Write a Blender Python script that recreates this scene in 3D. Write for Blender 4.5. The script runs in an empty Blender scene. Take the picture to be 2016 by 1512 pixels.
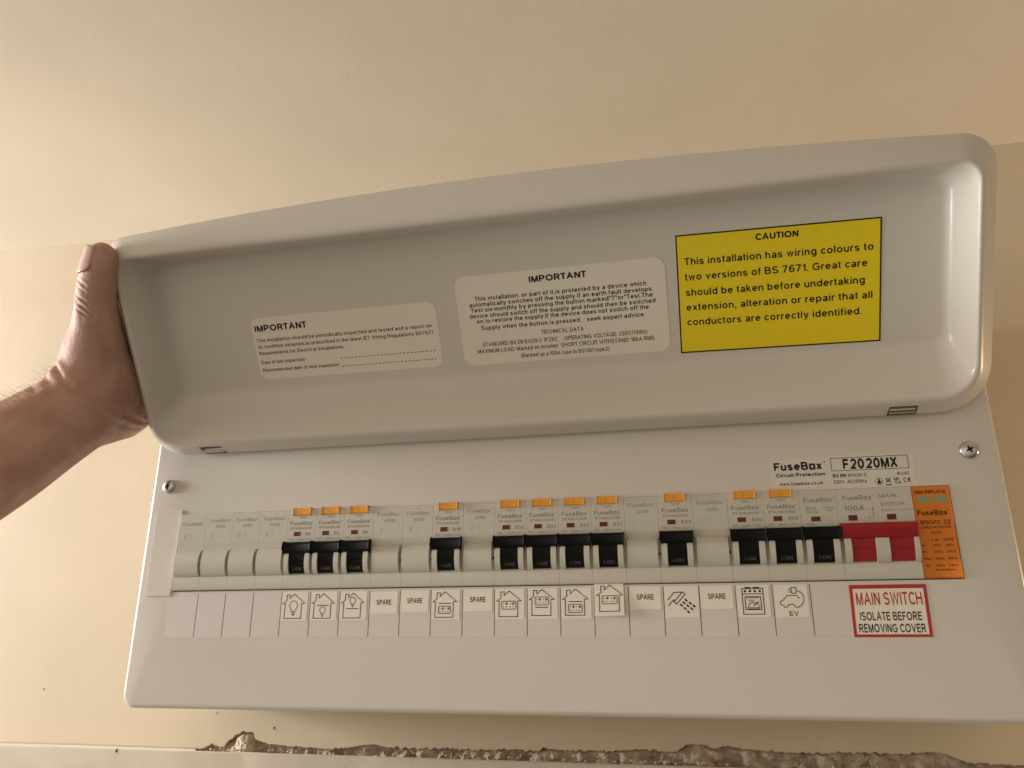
import bpy, bmesh, math, random
from mathutils import Vector, Matrix, noise
SC = bpy.context.scene
COL = SC.collection
MM = 0.001
random.seed(4)

# ------------------------------------------------------------------ camera
cam_d = bpy.data.cameras.new("camera")
cam = bpy.data.objects.new("camera", cam_d); COL.objects.link(cam)
PITCH, YAW, ROLL = 0.3272, -0.2251, 0.0029
F = Vector((math.sin(YAW) * math.cos(PITCH), math.cos(YAW) * math.cos(PITCH), math.sin(PITCH)))
Rt = Vector((math.cos(YAW), -math.sin(YAW), 0)); Up = Rt.cross(F)
R2 = math.cos(ROLL) * Rt + math.sin(ROLL) * Up
U2 = -math.sin(ROLL) * Rt + math.cos(ROLL) * Up
M = Matrix((R2, U2, -F)).transposed().to_4x4()
M.translation = Vector((306.84, -434.82, -36.27)) * MM
cam.matrix_world = M
cam_d.sensor_width = 36; cam_d.lens = 36 * 1580 / 2016
cam_d.clip_start = 0.01; cam_d.clip_end = 50
SC.camera = cam

# ------------------------------------------------------------------ room light (a dim warm room) and the lamp to the left
w = bpy.data.worlds.new("World"); SC.world = w; w.use_nodes = True
bg = w.node_tree.nodes["Background"]
# warm room: pale upper half and lamp side, darker floor and far side
wt = w.node_tree; wc = wt.nodes.new("ShaderNodeTexCoord"); sx_ = wt.nodes.new("ShaderNodeSeparateXYZ"); wr = wt.nodes.new("ShaderNodeValToRGB")
mr = wt.nodes.new("ShaderNodeMapRange"); mr.inputs[1].default_value = -1; mr.inputs[2].default_value = 1
wt.links.new(wc.outputs["Generated"], sx_.inputs[0]); mz = wt.nodes.new("ShaderNodeMath"); mz.operation = 'MULTIPLY_ADD'; mz.inputs[1].default_value = -.72
mk = wt.nodes.new("ShaderNodeMath"); mk.operation = 'MULTIPLY'; mk.inputs[1].default_value = 1.0
wt.links.new(sx_.outputs["Z"], mk.inputs[0]); wt.links.new(sx_.outputs["X"], mz.inputs[0]); wt.links.new(mk.outputs[0], mz.inputs[2])
wt.links.new(mz.outputs[0], mr.inputs[0]); wt.links.new(mr.outputs[0], wr.inputs[0])
wr.color_ramp.elements[0].position = .0; wr.color_ramp.elements[0].color = (.08, .066, .05, 1)
wr.color_ramp.elements[1].position = 1.0; wr.color_ramp.elements[1].color = (1.0, .855, .665, 1)
wt.links.new(wr.outputs[0], bg.inputs[0]); bg.inputs[1].default_value = 1.20

def area(name, loc, target, sx, sy, power, color):
    d = bpy.data.lights.new(name, 'AREA'); d.shape = 'RECTANGLE'; d.size = sx; d.size_y = sy
    d.energy = power; d.color = color
    o = bpy.data.objects.new(name, d); COL.objects.link(o)
    o.location = loc
    o.rotation_euler = (Vector(target) - Vector(loc)).to_track_quat('-Z', 'Y').to_euler()
    return o
area("room_lamp", (-1.30, -0.20, 0.14), (0.1, 0.0, 0.10), 0.20, 0.34, 26.5, (1.0, 0.98, 0.96))
area("far_lamp", (0.85, 0.05, 0.0), (0.48, 0.105, 0.0), 0.05, 0.05, 0.55, (1.0, 0.70, 0.40))
SC.view_settings.view_transform = 'Standard'; SC.view_settings.look = 'None'
SC.view_settings.exposure = 0.0; SC.view_settings.gamma = 1.0

# ------------------------------------------------------------------ materials
def mat(name, col, rough=0.5, spec=0.5, metal=0.0, var=0.0, vscale=60, bump=0.0, bscale=400, bump2=0.0, b2scale=30,
        sss=0.0, col2=None, detail=4):
    m = bpy.data.materials.new(name); m.use_nodes = True
    nt = m.node_tree; b = nt.nodes["Principled BSDF"]
    b.inputs["Base Color"].default_value = (*col, 1); b.inputs["Roughness"].default_value = rough
    b.inputs["Specular IOR Level"].default_value = spec; b.inputs["Metallic"].default_value = metal
    if sss:
        b.inputs["Subsurface Weight"].default_value = sss
        b.inputs["Subsurface Radius"].default_value = (1, .35, .2); b.inputs["Subsurface Scale"].default_value = 0.003
    tc = nt.nodes.new("ShaderNodeTexCoord")
    if var or col2:
        n = nt.nodes.new("ShaderNodeTexNoise"); n.inputs["Scale"].default_value = vscale; n.inputs["Detail"].default_value = detail
        nt.links.new(tc.outputs["Object"], n.inputs["Vector"])
        r = nt.nodes.new("ShaderNodeValToRGB")
        a = col2 if col2 else tuple(c * (1 - var) for c in col)
        c2 = col if col2 else tuple(min(1, c * (1 + var)) for c in col)
        r.color_ramp.elements[0].color = (*a, 1); r.color_ramp.elements[0].position = .35
        r.color_ramp.elements[1].color = (*c2, 1); r.color_ramp.elements[1].position = .65
        nt.links.new(n.outputs["Fac"], r.inputs["Fac"]); nt.links.new(r.outputs["Color"], b.inputs["Base Color"])
    prev = None
    for st, sc_, dist in ((bump2, b2scale, .002), (bump, bscale, .0004)):
        if not st: continue
        n = nt.nodes.new("ShaderNodeTexNoise"); n.inputs["Scale"].default_value = sc_; n.inputs["Detail"].default_value = 3
        nt.links.new(tc.outputs["Object"], n.inputs["Vector"])
        bp = nt.nodes.new("ShaderNodeBump"); bp.inputs["Strength"].default_value = st; bp.inputs["Distance"].default_value = dist
        nt.links.new(n.outputs["Fac"], bp.inputs["Height"])
        if prev: nt.links.new(prev.outputs[0], bp.inputs["Normal"])
        nt.links.new(bp.outputs[0], b.inputs["Normal"]); prev = bp
    return m
Mt = dict(
    wall=mat("cream_wall_paint", (.635, .535, .395), .6, .35, var=.03, vscale=11, bump=.14, bscale=260, bump2=.09, b2scale=40),
    ceil=mat("ceiling_paint", (.88, .81, .695), .7, .3, var=.025, vscale=10, bump=.14, bscale=320, bump2=.075, b2scale=60),
    board=mat("board_paint", (.58, .51, .415), .6, .3, var=.05, vscale=40, bump=.2, bscale=350, bump2=.15, b2scale=60),
    plaster=mat("bare_plaster", (.66, .575, .465), .95, .1, col2=(.44, .365, .28), vscale=110, bump=.7, bscale=900, detail=6),
    steel=mat("white_painted_steel", (.66, .63, .58), .26, .5, var=.03, vscale=1500, bump=.06, bscale=2200),
    module=mat("beige_grey_plastic", (.585, .565, .50), .45, .45, var=.012, vscale=700),
    dark=mat("gap_shade", (.012, .011, .010), .8, .2),  # near-black colour standing in for shade in gaps and recesses
    black=mat("black_plastic", (.006, .006, .006), .6, .14, bump=.1, bscale=3000),
    red=mat("red_plastic", (.34, .014, .018), .40, .4, bump=.1, bscale=3000),
    flagred=mat("red_flag", (.12, .007, .009), .45, .4),
    orange=mat("orange_test_plastic", (.86, .38, .04), .45, .4),
    spd=mat("orange_module_plastic", (.72, .215, .018), .5, .4, var=.02, vscale=600),
    green=mat("green_window", (.26, .33, .17), .3, .5),
    paper=mat("white_label_paper", (.70, .635, .62), .55, .3, var=.012, vscale=800),
    film=mat("clear_white_film", (.71, .68, .625), .35, .5),
    sticker=mat("white_sticker_vinyl", (.83, .78, .70), .35, .45, bump2=.08, b2scale=90),
    yellow=mat("yellow_sticker_vinyl", (.90, .71, .013), .38, .45, var=.02, vscale=200, bump2=.05, b2scale=60),
    ink=mat("black_ink", (.014, .011, .010), .5, .3),
    inkgrey=mat("grey_module_ink", (.27, .255, .21), .5, .3),
    inkfaint=mat("faint_module_ink", (.38, .36, .30), .5, .3),
    inkred=mat("red_ink", (.48, .035, .04), .5, .3),
    inkbrown=mat("dark_brown_ink", (.10, .022, .006), .5, .3),
    inkgreen=mat("green_ink", (.05, .12, .05), .5, .3),
    inkwhite=mat("pale_ink", (.09, .09, .085), .5, .3),
    line=mat("grey_divider_ink", (.10, .08, .07), .5, .3),
    chrome=mat("zinc_plate", (.62, .62, .60), .22, .5, 1.0),
    brass=mat("hinge_metal", (.55, .51, .43), .22, .5, 1.0),
    skin=mat("skin", (.54, .345, .285), .58, .28, col2=(.44, .255, .205), vscale=55, bump=.6, bscale=700, bump2=.25, b2scale=160, sss=.12),
    nail=mat("fingernail", (.66, .45, .40), .25, .5, sss=.1),
    hair=mat("arm_hair", (.16, .10, .06), .6, .3),
)

# ------------------------------------------------------------------ mesh helpers (everything in millimetres)
class MB:
    def __init__(s): s.v = []; s.f = []; s.m = []; s.mi = 0
    def add(s, vs, fs):
        o = len(s.v); s.v += [tuple(p) for p in vs]; s.f += [tuple(i + o for i in f) for f in fs]; s.m += [s.mi] * len(fs); return s
    def box(s, x0, x1, y0, y1, z0, z1):
        return s.add([(x0,y0,z0),(x1,y0,z0),(x1,y1,z0),(x0,y1,z0),(x0,y0,z1),(x1,y0,z1),(x1,y1,z1),(x0,y1,z1)],
                     [(0,3,2,1),(4,5,6,7),(0,1,5,4),(1,2,6,5),(2,3,7,6),(3,0,4,7)])
    def prism(s, prof, x0, x1):
        # prof: (y, p) counter-clockwise seen from +x; extruded along x
        n = len(prof)
        vs = [(x0, a, b) for a, b in prof] + [(x1, a, b) for a, b in prof]
        fs = [(i, (i+1) % n, (i+1) % n + n, i + n) for i in range(n)]
        fs = [tuple(reversed(f)) for f in fs]
        fs += [tuple(reversed(range(n))), tuple(range(n, 2*n))]
        return s.add(vs, fs)
    def rect(s, x0, x1, y0, y1, p): return s.add([(x0,y0,p),(x1,y0,p),(x1,y1,p),(x0,y1,p)], [(0,1,2,3)])
    def frame(s, x0, x1, y0, y1, t, p):
        return s.add([(x0,y0,p),(x1,y0,p),(x1,y1,p),(x0,y1,p),(x0+t,y0+t,p),(x1-t,y0+t,p),(x1-t,y1-t,p),(x0+t,y1-t,p)],
                     [(0,1,5,4),(1,2,6,5),(2,3,7,6),(3,0,4,7)])
    def stroke(s, pts, wd, p, closed=False):
        n = len(pts); L = []; Rr = []
        for i in range(n):
            a = Vector(pts[i-1]) if (i > 0 or closed) else None
            b = Vector(pts[i]); c = Vector(pts[(i+1) % n]) if (i < n-1 or closed) else None
            d1 = (b - a).normalized() if a is not None else None
            d2 = (c - b).normalized() if c is not None else None
            if d1 is None: d1 = d2
            if d2 is None: d2 = d1
            n1 = Vector((-d1.y, d1.x)); n2 = Vector((-d2.y, d2.x)); mi = n1 + n2
            if mi.length < .3: mi = n1
            mi.normalize(); k = min(2.2, 1 / max(.3, mi.dot(n1))) * wd / 2
            L.append((b.x + mi.x*k, b.y + mi.y*k, p)); Rr.append((b.x - mi.x*k, b.y - mi.y*k, p))
        fs = []
        for i in range(n if closed else n - 1):
            j = (i+1) % n; fs.append((n + i, n + j, j, i))
        return s.add(L + Rr, fs)
    def disc(s, cx, cy, r, p, n=14, ry=None):
        ry = ry or r
        return s.add([(cx + r*math.cos(2*math.pi*i/n), cy + ry*math.sin(2*math.pi*i/n), p) for i in range(n)], [tuple(range(n))])
    def mesh(s, name, mats, smooth=None, bevel=0):
        me = bpy.data.meshes.new(name)
        me.from_pydata([(a*MM, b*MM, c*MM) for a, b, c in s.v], [], s.f)
        for mm_ in (mats if isinstance(mats, (list, tuple)) else [mats]): me.materials.append(mm_)
        me.polygons.foreach_set("material_index", s.m)
        if bevel:
            bm = bmesh.new(); bm.from_mesh(me)
            bmesh.ops.bevel(bm, geom=[e for e in bm.edges if len(e.link_faces) == 2 and e.calc_face_angle(0) > .5],
                            offset=bevel*MM, segments=2, profile=.5, affect='EDGES', clamp_overlap=True)
            bm.to_mesh(me); bm.free()
        me.update()
        if smooth:
            me.polygons.foreach_set("use_smooth", [True]*len(me.polygons)); me.set_sharp_from_angle(angle=math.radians(smooth))
        return me
    def obj(s, name, mats, parent=None, smooth=None, bevel=0): return link(name, s.mesh(name, mats, smooth, bevel), parent)

def link(name, me, parent=None):
    o = bpy.data.objects.new(name, me); COL.objects.link(o)
    if parent: o.parent = parent
    return o
def tag(o, label, cat, group=None):
    o["label"] = label; o["category"] = cat
    if group: o["group"] = group
    return o
FACE = (math.pi/2, 0, 0)           # local x right, local y up, local z out of the wall
def empty(name, x=0, y=0, z=0, rot=FACE):
    o = bpy.data.objects.new(name, None); COL.objects.link(o); o.empty_display_size = .01
    o.location = (x*MM, y*MM, z*MM); o.rotation_euler = rot; return o

# a plain sans-serif alphabet drawn as pen strokes: cap height 1, x-height .73
def arc(cx, cy, rx, ry, a0, a1):
    n = max(3, int(abs(a1 - a0)/24) + 1)
    return [(cx + rx*math.cos(math.radians(a0 + (a1 - a0)*i/n)), cy + ry*math.sin(math.radians(a0 + (a1 - a0)*i/n))) for i in range(n + 1)]
B, T = .06, .94
def ring(cx, cy, rx, ry): return ['ring'] + arc(cx, cy, rx, ry, 0, 336)
OL = ring(.26, .365, .26, .305)
PEN = {
 'A': [[(0, 0), (.4, .97), (.8, 0)], [(.13, .35), (.67, .35)]],
 'B': [[(0, B), (0, T), (.36, T)] + arc(.36, .73, .23, .21, 80, -80) + [(0, .52)], [(0, .52), (.38, .52)] + arc(.38, .29, .27, .23, 80, -80) + [(0, B)]],
 'C': [arc(.41, .5, .41, .44, 42, 318)],
 'D': [['ring', (0, B), (0, T), (.3, T)] + arc(.3, .5, .42, .44, 80, -80) + [(.3, B)]],
 'E': [[(.62, T), (0, T), (0, B), (.64, B)], [(0, .52), (.57, .52)]],
 'F': [[(.6, T), (0, T), (0, 0)], [(0, .5), (.52, .5)]],
 'G': [arc(.42, .5, .42, .44, 42, 322) + [(.77, .47), (.44, .47)]],
 'H': [[(0, 0), (0, 1)], [(.66, 0), (.66, 1)], [(0, .52), (.66, .52)]],
 'I': [[(0, 0), (0, 1)]],
 'J': [[(.45, 1), (.45, .3)] + arc(.225, .3, .225, .24, 0, -175)],
 'K': [[(0, 0), (0, 1)], [(.62, 1), (0, .38)], [(.24, .6), (.66, 0)]],
 'L': [[(0, 1), (0, B), (.54, B)]],
 'M': [[(0, 0), (0, 1)], [(.03, .96), (.39, .04), (.75, .96)], [(.78, 1), (.78, 0)]],
 'N': [[(0, 0), (0, 1)], [(.03, .95), (.61, .05)], [(.64, 0), (.64, 1)]],
 'O': [ring(.43, .5, .43, .44)],
 'P': [[(0, 0), (0, T), (.36, T)] + arc(.36, .7, .26, .24, 80, -80) + [(0, .46)]],
 'Q': [ring(.43, .5, .43, .44), [(.52, .26), (.84, -.02)]],
 'R': [[(0, 0), (0, T), (.37, T)] + arc(.37, .71, .26, .23, 80, -80) + [(0, .48)], [(.36, .48), (.68, 0)]],
 'S': [arc(.33, .72, .3, .22, 25, 262) + arc(.34, .28, .32, .22, 82, -158)],
 'T': [[(0, T), (.7, T)], [(.35, T), (.35, 0)]],
 'U': [[(0, 1), (0, .36)] + arc(.33, .36, .33, .3, 190, 350) + [(.66, .36), (.66, 1)]],
 'V': [[(0, 1), (.37, .04), (.74, 1)]],
 'W': [[(0, 1), (.26, .05), (.52, .95), (.78, .05), (1.04, 1)]],
 'X': [[(0, 0), (.68, 1)], [(0.02, 1), (.7, 0)]],
 'Y': [[(0, 1), (.36, .46), (.72, 1)], [(.36, .46), (.36, 0)]],
 'Z': [[(.03, T), (.62, T), (.01, B), (.65, B)]],
 '0': [ring(.29, .5, .29, .44)],
 '1': [[(0, .72), (.25, .92), (.25, 0)]],
 '2': [arc(.29, .67, .27, .27, 165, -30) + [(.02, B), (.58, B)]],
 '3': [arc(.27, .72, .24, .22, 155, -80), arc(.27, .28, .28, .23, 80, -155), [(.2, .5), (.32, .5)]],
 '4': [[(.44, 0), (.44, .93), (.02, .28), (.6, .28)]],
 '5': [[(.52, T), (.1, T), (.05, .5)] + arc(.27, .32, .29, .26, 128, -152)],
 '6': [ring(.29, .31, .28, .25), arc(.34, .5, .34, .44, 52, 195)],
 '7': [[(0, T), (.56, T), (.2, 0)]],
 '8': [ring(.29, .73, .23, .21), ring(.29, .29, .28, .23)],
 '9': [ring(.29, .69, .28, .25), arc(.23, .5, .34, .44, 15, -128)],
 'a': [arc(.26, .48, .22, .19, 158, 0) + [(.48, 0)], ['ring'] + arc(.24, .2, .22, .15, 0, 336), [(.24, .35), (.48, .4)]],
 'b': [[(0, 1), (0, 0)], OL],
 'c': [arc(.27, .365, .27, .305, 42, 318)],
 'd': [[(.52, 1), (.52, 0)], OL],
 'e': [[(.02, .37), (.51, .37)] + arc(.26, .365, .255, .305, 10, 318)],
 'f': [[(.13, 0), (.13, .78)] + arc(.29, .8, .16, .15, 170, 80), [(0, .67), (.32, .67)]],
 'g': [OL, [(.52, .72), (.52, -.02)] + arc(.27, -.04, .25, .18, 0, -155)],
 'h': [[(0, 1), (0, 0)], [(0, .36)] + arc(.235, .42, .235, .25, 165, 10) + [(.47, .4), (.47, 0)]],
 'i': [[(0, 0), (0, .72)], [(0, .86), (0, 1)]],
 'j': [[(.1, .72), (.1, -.1), (-.04, -.21)], [(.1, .86), (.1, 1)]],
 'k': [[(0, 1), (0, 0)], [(.42, .72), (0, .29)], [(.18, .47), (.46, 0)]],
 'l': [[(0, 0), (0, 1)]],
 'm': [[(0, 0), (0, .72)], [(0, .38)] + arc(.2, .44, .2, .23, 165, 10) + [(.4, .42), (.4, 0)], [(.4, .38)] + arc(.6, .44, .2, .23, 165, 10) + [(.8, .42), (.8, 0)]],
 'n': [[(0, 0), (0, .72)], [(0, .36)] + arc(.235, .42, .235, .25, 165, 10) + [(.47, .4), (.47, 0)]],
 'o': [ring(.27, .365, .27, .305)],
 'p': [[(0, .72), (0, -.26)], OL],
 'q': [[(.52, .72), (.52, -.26)], OL],
 'r': [[(0, 0), (0, .72)], [(0, .36)] + arc(.22, .4, .22, .27, 165, 72)],
 's': [arc(.23, .515, .21, .155, 25, 262) + arc(.23, .21, .225, .155, 82, -158)],
 't': [[(.13, .93), (.13, .2)] + arc(.27, .2, .14, .14, 190, 285), [(0, .67), (.3, .67)]],
 'u': [[(0, .72), (0, .32)] + arc(.235, .3, .235, .245, 190, 345) + [(.47, .36)], [(.47, .72), (.47, 0)]],
 'v': [[(0, .72), (.25, .04), (.5, .72)]],
 'w': [[(0, .72), (.18, .05), (.36, .69), (.54, .05), (.72, .72)]],
 'x': [[(0, 0), (.46, .72)], [(0, .72), (.47, 0)]],
 'y': [[(0, .72), (.26, .03)], [(.51, .72), (.2, -.17), (.05, -.22)]],
 'z': [[(.02, .66), (.42, .66), (.0, B), (.44, B)]],
 '.': [[(0, 0), (0, .13)]], ',': [[(.03, .12), (-.02, -.15)]], ':': [[(0, 0), (0, .13)], [(0, .59), (0, .72)]], ';': [[(.03, .12), (-.02, -.15)], [(.03, .59), (.03, .72)]],
 '-': [[(0, .38), (.3, .38)]], '/': [[(0, -.02), (.3, 1.02)]], '~': [arc(.12, .36, .12, .1, 180, 0) + arc(.36, .38, .12, .1, 180, 360)],
 '(': [arc(.42, .37, .42, .66, 125, 235)], ')': [arc(-.2, .37, .42, .66, 55, -55)], '"': [[(0, 1), (0, .68)], [(.18, 1), (.18, .68)]],
 '\u25a1': [['ring', (0, .06), (0, .67), (.5, .67), (.5, .06)]],
 '\u20ac': [arc(.46, .5, .38, .44, 45, 315), [(0, .58), (.6, .58)], [(0, .42), (.56, .42)]],
}
_gl = {}
def letter(ch, bold):
    k = (ch, bold)
    if k not in _gl:
        t = {0: .165, 1: .245, 2: .18}[bold]; m = MB()
        for n, st in enumerate(PEN[ch]):
            closed = st[0] == 'ring'; m.stroke(st[1:] if closed else st, t, n, closed)
        x0 = min(v[0] for v in m.v); x1 = max(v[0] for v in m.v)
        _gl[k] = (x1 - x0 + (.155 if bold != 1 else .125), [(v[0] - x0, v[1], v[2]) for v in m.v], m.f)
    return _gl[k]
def glyphs(s, bold):
    x = 0; vs = []; fs = []
    for ch in s:
        if ch == ' ': x += .38; continue
        adv, v, f = letter(ch, bold); o = len(vs)
        vs += [(a + x, b, c) for a, b, c in v]; fs += [tuple(q + o for q in t) for t in f]; x += adv
    return vs, fs
CAP = 1.0
def text(mb, s, x0, x1, y, cap, p, bold=0, y1=None):
    vs, fs = glyphs(s.replace('FuseBox', 'FuseB\u25a1x'), bold)
    a = min(v[0] for v in vs); b = max(v[0] for v in vs)
    sx = (x1 - x0) / (b - a); sy = cap / CAP
    sl = ((y1 - y) / (x1 - x0)) if y1 is not None else 0
    mb.add([(x0 + (v[0]-a)*sx, y + v[1]*sy + (v[0]-a)*sx*sl, p + v[2]*.004) for v in vs], fs)

def loops(mb, L):
    n = len(L[0]); o = len(mb.v)
    vs = [p for l in L for p in l]
    fs = [(k*n + i, k*n + (i+1) % n, (k+1)*n + (i+1) % n, (k+1)*n + i) for k in range(len(L)-1) for i in range(n)]
    mb.add(vs, fs)

# ================================================================== THE SETTING
WY = 105.0
JAG = [(-260,-97.2),(-135,-96.9),(-60,-97.2),(-35,-97.2),(-28,-94.4),(-18,-95.8),(-14.8,-91.3),(-5.9,-85.7),(3.8,-86.1),(5,-90.2),(12,-92.5),(27,-94),(42,-94.3),
       (60,-95.2),(75,-93.5),(91,-91.3),(100,-92.9),(124,-93.2),(138,-92.6),(165,-93.1),(181,-92.1),(201,-92.7),(204,-90.6),(214,-91.8),(245,-91.6),
       (267,-89.9),(285,-91.4),(291.6,-86.8),(301,-86.3),(309,-88.6),(315.5,-86.8),(327,-88.4),(350,-89.7),(370,-89.5),(389,-88.5),(414,-88.9),(427.5,-87.2),
       (438,-88.8),(445,-92.2),(460,-92.9),(475,-93),(700,-95)]
def jag(x):
    if x <= JAG[0][0]: return JAG[0][1]
    for (a, b), (c, d) in zip(JAG, JAG[1:]):
        if a <= x <= c: break
    else: return JAG[-1][1]
    z = b + (d - b)*(x - a)/(c - a)
    if -40 < x < 640:
        z += 1.3*noise.noise(Vector((x*.35, 3, 0))) + .6*noise.noise(Vector((x*1.1, 9, 0)))
    return z
def ceil_z(x): return 310.4 - .0150*x
# wall: front sheet whose lower edge is broken plaster
mb = MB(); xs = [-1600, -700, -300] + [-260 + i*.9 for i in range(1070)] + [720, 1000, 1600]
vs = []; fs = []
for x in xs:
    zj = jag(x); r = max(0, min(1, (x + 50)/25, (660 - x)/20))
    dz = r*(1.2 + 1.6*noise.noise(Vector((x*.25, 20, 0))))
    cz = ceil_z(x) - .05 + .25*noise.noise(Vector((x*.02, 5, 5))); f_ = .5 + .3*noise.noise(Vector((x*.03, 8, 1)))
    vs += [(x, WY - f_, cz)] + [(x, WY - f_ + f_*math.sin(a), cz - f_ + f_*math.cos(a)) for a in (.39, .79, 1.18)] + [(x, WY, cz - f_), (x, WY, -70), (x, WY, zj + 1.4), (x, WY, zj + .5), (x, WY + .4 + .5*r, zj - .1),
           (x, WY + 4, zj + dz*.5 - .2), (x, WY + 9, zj + dz), (x, WY + 14, zj + dz)]
for i in range(len(xs) - 1):
    for k in range(11): a = i*12 + k; fs.append((a, a + 1, a + 13, a + 12))
o = mb.add(vs, fs).obj("wall", Mt["wall"], smooth=40); o["kind"] = "structure"
mb = MB(); mb.add([(-1600, WY + 2, ceil_z(-1600)), (1600, WY + 2, ceil_z(1600)), (1600, -700, ceil_z(1600)), (-1600, -700, ceil_z(-1600))], [(0, 3, 2, 1)])
o = mb.obj("ceiling", Mt["ceil"]); o["kind"] = "structure"
# painted board under the plaster
mb = MB(); vs = []; fs = []; xb = [-1600, -600] + [-300 + i*6 for i in range(170)] + [1000, 1600]
for x in xb:
    e = .25*noise.noise(Vector((x*.05, 1, 4)))
    vs += [(x, WY + 16, -105 + e), (x, 95.9, -97.2 + e), (x, 95.0 + e*.5, -97.9 + e), (x, 94.9, -110), (x, 94.9, -420)]
for i in range(len(xb) - 1):
    for k in range(4): a = i*5 + k; fs.append((a, a + 1, a + 6, a + 5))
o = mb.add(vs, fs).obj("painted_board", Mt["board"], smooth=50); o["kind"] = "structure"
# small holes and dents in wall and board; larger ones get a painted-shade centre
wall_o = bpy.data.objects["wall"]; board_o = o
for (x, z, r, par, y) in ((-26, -74, .9, wall_o, WY), (18.5, -82.5, 1.15, wall_o, WY), (-54, -68.5, .7, wall_o, WY), (-93.5, -98.8, 1.5, board_o, 94.95), (190, -76, .6, wall_o, WY), (-178, 112, .6, wall_o, WY), (-170, -60, .9, wall_o, WY)):
    mb = MB(); n = 10; rr_ = [.8*r*random.uniform(.7, 1.25) for _ in range(n)]
    lp = lambda k, d: [(x + k*rr_[i]*math.cos(2*math.pi*i/n), y - d, z + k*rr_[i]*1.1*math.sin(2*math.pi*i/n)) for i in range(n)]
    L0 = lp(1.25, .02); L1 = lp(1.0, .22); L2 = lp(.72, .03)
    loops(mb, [L0, L1, L2]); mb.mi = 1; mb.add(L2, [tuple(range(n))])
    q = mb.obj("hole", [Mt["wall"] if par is wall_o else Mt["board"], Mt["plaster"] if r < 1 else Mt["dark"]], par)
# crumbled plaster standing in the gap between wall and board
def fbm(x, z, s): return noise.fractal(Vector((x*s, z*s, 2.3)), 1.0, 2.0, 5)
mb = MB(); vs = []; fs = []; nz = 22; nx = 760
for i in range(nx):
    x = -42 + i*.9; top = jag(x) + 2.0; bot = -101.5
    for k in range(nz):
        t = k/(nz - 1); z = bot + (top - bot)*t
        y = WY + 6.0 - 5.5*abs(fbm(x, z*1.3, .055)) - 2.2*fbm(x, z, .16) - .55*noise.noise(Vector((x*.7, z*.7, 0)))
        c = math.exp(-((x + 4)/13)**2)*(1 - t)**.7 + .55*math.exp(-((x - 262)/10)**2)*(1-t) + .6*math.exp(-((x - 296)/7)**2)*(1-t)
        y -= 9.5*c
        y += 3.5*max(0, t - .75)/.25
        if t < .12: y -= 2.0*(1 - t/.12)*max(0, noise.noise(Vector((x*.2, 7, 1))) + .2)
        vs.append((x, max(y, 95.8), z))
for i in range(nx - 1):
    for k in range(nz - 1): a = i*nz + k; fs.append((a, a + nz, a + nz + 1, a + 1))
o = mb.add(vs, fs).obj("crumbled_plaster", Mt["plaster"], smooth=30); o["kind"] = "stuff"
tag(o, "rough crumbling bare plaster in the gap between wall and painted board", "plaster")
# loose crumbs lying on the board top
mb = MB()
for k in range(150):
    x = random.choice([random.gauss(-2, 14), random.uniform(20, 470), random.gauss(262, 12), random.gauss(298, 10), random.gauss(395, 14)])
    r = random.uniform(.35, 1.3); y = random.uniform(96.8, 104); z = -97 + r*.6
    vs = []
    for (a, b, c) in ((1,0,0),(-1,0,0),(0,1,0),(0,-1,0),(0,0,1),(0,0,-1)):
        q = r*random.uniform(.6, 1.3); vs.append((x + a*q*1.3, y + b*q, z + c*q))
    mb.add(vs, [(0,2,4),(2,1,4),(1,3,4),(3,0,4),(2,0,5),(1,2,5),(3,1,5),(0,3,5)])
o = mb.obj("plaster_crumbs", Mt["plaster"]); o["kind"] = "stuff"; tag(o, "small loose plaster crumbs lying along the top of the painted board", "plaster crumbs")

# ================================================================== CONSUMER UNIT
unit = empty("consumer_unit", 0, 0, 0)
tag(unit, "large pale grey metal consumer unit on the cream wall, its hinged lid held up open", "fuse box")
def rrect(x0, x1, y0, y1, r, n=8, nside=2, crown=0):
    """rounded rectangle, counter-clockwise from bottom-left; r = (bl, br, tr, tl)"""
    if not isinstance(r, (list, tuple)): r = (r,)*4
    pts = []
    cs = [(x0 + r[0], y0 + r[0], math.pi, r[0]), (x1 - r[1], y0 + r[1], 1.5*math.pi, r[1]), (x1 - r[2], y1 - r[2], 0, r[2]), (x0 + r[3], y1 - r[3], .5*math.pi, r[3])]
    for k, (cx, cy, a, rr) in enumerate(cs):
        for i in range(n + 1):
            t = a + .5*math.pi*i/n; pts.append((cx + rr*math.cos(t), cy + rr*math.sin(t)))
        nx_ = cs[(k + 1) % 4]; t = nx_[2]
        e = (nx_[0] + nx_[3]*math.cos(t), nx_[1] + nx_[3]*math.sin(t)); b = pts[-1]
        for i in range(1, nside): pts.append((b[0] + (e[0]-b[0])*i/nside, b[1] + (e[1]-b[1])*i/nside))
    if crown:
        ym = (y0 + y1)/2
        pts = [(x, y + (crown*4*((x-x0)/(x1-x0))*(1-(x-x0)/(x1-x0)) * max(0, (y-ym)/(y1-ym))) if y > ym else y) for x, y in pts]
    return pts
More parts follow.
